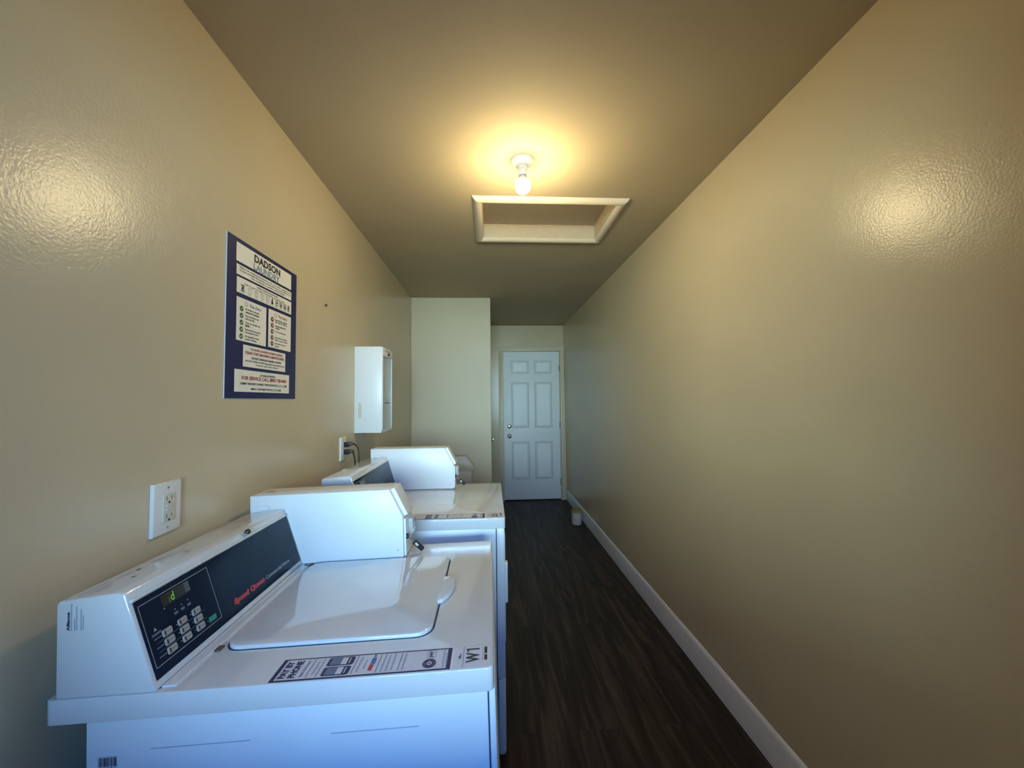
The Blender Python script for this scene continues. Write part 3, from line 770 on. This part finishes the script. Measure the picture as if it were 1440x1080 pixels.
# lid with grip
TF0 = Fr((0, 0, ZT), (1, 0, 0), (0, 1, 0))
lx0, lx1, ly0, ly1 = -.548, -.128, .835, 1.243
m = MB()
m.slab(TF0, lx0 - .003, lx1 + .0035, ly0 - .003, ly1 + .003, 'gap', .0002, .0008, rad=.036)
m.slab(TF0, lx0, lx1, ly0, ly1, 'lid', .0006, .0080, rad=.034, bev=.0035, seg=3)
lid = m.build('lid', w1, angle=45)
m = MB()
pts = [(lx1 - .004, .955), (lx1 + .010, .963), (lx1 + .022, .985), (lx1 + .030, 1.010), (lx1 + .033, 1.035), (lx1 + .032, 1.062), (lx1 + .026, 1.082), (lx1 - .004, 1.090)]
m.prism(pts, 'z', ZT + .0005, ZT + .0115, 'lid', bev=.0042, seg=3)
m.build('handle', lid, angle=50)
m = MB().box(lx0 - .014, lx0 - .002, ly0 - .002, ly0 + .014, ZT + .0005, ZT + .004, 'rust', bev=.001).build('hinge', lid)
m = MB()
for k in range(7):
    a = random.uniform(-.008, .03); bq = random.uniform(-.010, .002); m.box(lx0 - .020 + a, lx0 - .012 + a, ly1 + bq, ly1 + bq + .007, ZT + .0005, ZT + .004, 'rust', bev=.001)
m.build('hinge', lid)
# raised step between console and lid, dark slots
m = MB().slab(TF0, -.5865, -.5620, .740, 1.250, 'enamel', -.001, .0035, bev=.002).slab(TF0, -.5905, -.5865, .737, 1.252, 'gap', .0001, .0007).build('hinge_rail', w1)
con, F = console(w1, 0, 0, .728, 1.254, ZT)
# black push-button on the console ridge, marks, maker's label
MB().lathe([(0, 0), (.0065, 0), (.0075, .003), (.006, .007), (.003, .009), (0, .009)], 'black', F[0] + F[1] * .325 + F[2] * .013 + F[3] * .004, Matrix.Rotation(.6, 3, 'Y'), n=18).build('bumper', con)
CT = Fr((-.748, .728, 1.0773), (.086, 0, .0085), (0, 1, 0))
for k, (u, v, ru, rv) in enumerate(((.058, .075, .003, .003), (.030, .118, .0028, .006), (.050, .150, .003, .004), (.062, .200, .004, .006), (.028, .165, .002, .010), (.07, .42, .0035, .006))):
    MB().disc(CT, u, v, ru, 'smudge' if v < .13 else 'smudge2', .0006, ry=rv).build('scuff_mark', con, smooth=False)
for (u, v0_, v1_) in ((.020, .012, .070), (.036, .014, .060), (.047, .018, .044), (.026, .075, .11)):
    MB().stroke(CT, [(u, v0_), (u + .002, (v0_ + v1_) / 2), (u - .001, v1_)], .0013, 'smudge', .0008).build('scuff_mark', con, smooth=False)
NF = Fr((-.735, .728, .985), (0, 0, 1), (-1, 0, 0))           # text runs upwards on the near side
if NF[3].y > 0: NF = (NF[0], NF[1], NF[2], -NF[3])
m = MB()
m.text(NF, 'Alliance', .042, .074, -.0060, -.0010, 'ink_navy', .0006, bold=.05)
for a, b_, v in ((.042, .088, -.0085), (.042, .062, -.0140), (.042, .083, -.0172), (.042, .078, -.0245), (.042, .067, -.0280)): m.quad(NF, a, b_, v - .0007, v + .0007, 'ink_soft', .0006)
m.build('maker_label', con, smooth=False)
coin_box(w1, (-.745, -.319, -.277), ZT, 1.128, 1.258, 1.366)
# stickers
SF = Fr((-.400, .730, ZT), (0, 1, 0), (-1, 0, 0)); SF = (SF[0], SF[1], SF[2], Vector((0, 0, 1)))
pay_sticker(w1, SF)
TFr = (Vector((-.074, .730, ZT)), Vector((0, 1, 0)), Vector((-1, 0, 0)), Vector((0, 0, 1)))
w_tag(w1, TFr, 'W1')
shift_children(w1, Vector((0, 0, 0)) - Vector((base_off.x, base_off.y, 0)))

# ---- farther machine: dryer
dr = thing('clothes_dryer', 'farther white coin operated dryer behind the W1 washer, flat top and front door', 'dryer', (0, 0, 0))
D0 = Vector((-.30, 1.85, 0)); dr.location = D0
ZD = .940
DL, DRt, DN, DF_ = -.690, .055, 1.530, 2.172
mb = MB().box(-.655, .019, 1.540, 2.162, .03, ZD - .040, 'enamel2', bev=.004)
mb.box(.0185, .0215, 1.5396, 1.548, .03, ZD - .0405, 'gap')
mb.box(-.64, .03, 1.542, 2.16, ZD - .0445, ZD - .040, 'gap')
mb.build('cabinet', dr)
MB().box(.021, .052, 1.537, 2.165, .325, ZD - .041, 'enamel2', bev=.004).build('front_panel', dr)
MB().box(.021, .052, 1.537, 2.165, .035, .321, 'enamel2', bev=.012, seg=3).build('access_panel', dr)
FFd = Fr((.052, 1.537, 0), (0, 1, 0), (0, 0, 1))
dd = MB().slab(FFd, .08, .56, .40, .85, 'enamel2', -.001, .005, rad=.03, bev=.003).build('door', dr)
MB().slab(FFd, .012, .045, .602, .757, 'enamel2', -.001, .012, rad=.006, bev=.004).build('door_handle', dd)
for x in (-.60, -.02):
    for y in (1.60, 2.10):
        MB().lathe([(0, .0), (.022, .0), (.022, .010), (.008, .014), (.008, .04), (0, .04)], 'black', (x, y, 0), n=20).build('foot', dr)
MB().prism(rrect(DL, DRt, DN, DF_, .010, 4), 'z', ZD - .042, ZD, 'enamel', bev=.0055, seg=3).build('top_panel', dr, angle=50)
TF0 = Fr((0, 0, ZD), (1, 0, 0), (0, 1, 0))
MB().slab(TF0, -.4865, -.4660, 1.545, 2.055, 'enamel', -.001, .0035, bev=.002).build('rear_rail', dr)
con2, F2 = console(dr, .100, .028, 1.536, 2.056, ZD)
coin_box(dr, (-.625, -.241, -.195), ZD, 1.1525, 2.060, 2.168)
SF = (Vector((-.348, 1.536, ZD)), Vector((0, 1, 0)), Vector((-1, 0, 0)), Vector((0, 0, 1)))
pay_sticker(dr, SF)
w_tag(dr, (Vector((-.022, 1.536, ZD)), Vector((0, 1, 0)), Vector((-1, 0, 0)), Vector((0, 0, 1))), 'D1')
shift_children(dr, -D0)

# ------------------------------------------------------------------ light
w = bpy.data.worlds.new('World'); SC.world = w; w.use_nodes = True
bg = w.node_tree.nodes['Background']; bg.inputs['Color'].default_value = (.30, .56, 1.0, 1); bg.inputs['Strength'].default_value = .06
def area(name, loc, target, sx, sy, power, col):
    L = bpy.data.lights.new(name, 'AREA'); L.shape = 'RECTANGLE'; L.size = sx; L.size_y = sy; L.energy = power; L.color = col
    o = bpy.data.objects.new(name, L); COL.objects.link(o); o.location = loc
    o.rotation_euler = (Vector(target) - Vector(loc)).to_track_quat('-Z', 'Y').to_euler()
    return o
PL = bpy.data.lights.new('bulb_glow', 'POINT'); PL.energy = 11.2; PL.color = (1.0, .81, .45); PL.shadow_soft_size = .035
po = bpy.data.objects.new('bulb_glow', PL); COL.objects.link(po); po.location = (BX, BY, CZ - .235)
area('open_sky', (-.1, -1.25, 1.75), (-.2, 1.3, 1.25), 1.5, 1.0, 21, (.0, .24, 1.0)).data.spread = math.radians(105)
area('entry_daylight', (-.42, -3.2, 1.55), (.05, 5, 1.50), 2.9, .9, 385, (.66, .98, .92))  # unseen panel added for daylight through the entry, tinted to suit the walls

# ------------------------------------------------------------------ camera
cam = bpy.data.cameras.new('camera'); co = bpy.data.objects.new('camera', cam); COL.objects.link(co); SC.camera = co
cam.sensor_width = 36; cam.lens = 541 / 1440 * 36; cam.clip_start = .01
yaw, pitch, roll = atan(31 / 541), atan(23 / 541), -.011
Mx = Matrix.Rotation(-yaw, 4, 'Z') @ Matrix.Rotation(pi / 2 + pitch, 4, 'X') @ Matrix.Rotation(roll, 4, 'Z')
co.matrix_world = Matrix.Translation((0, 0, H)) @ Mx
SC.view_settings.view_transform = 'Standard'
SC.view_settings.look = 'None'
SC.view_settings.exposure = 0
SC.view_settings.gamma = 1.0
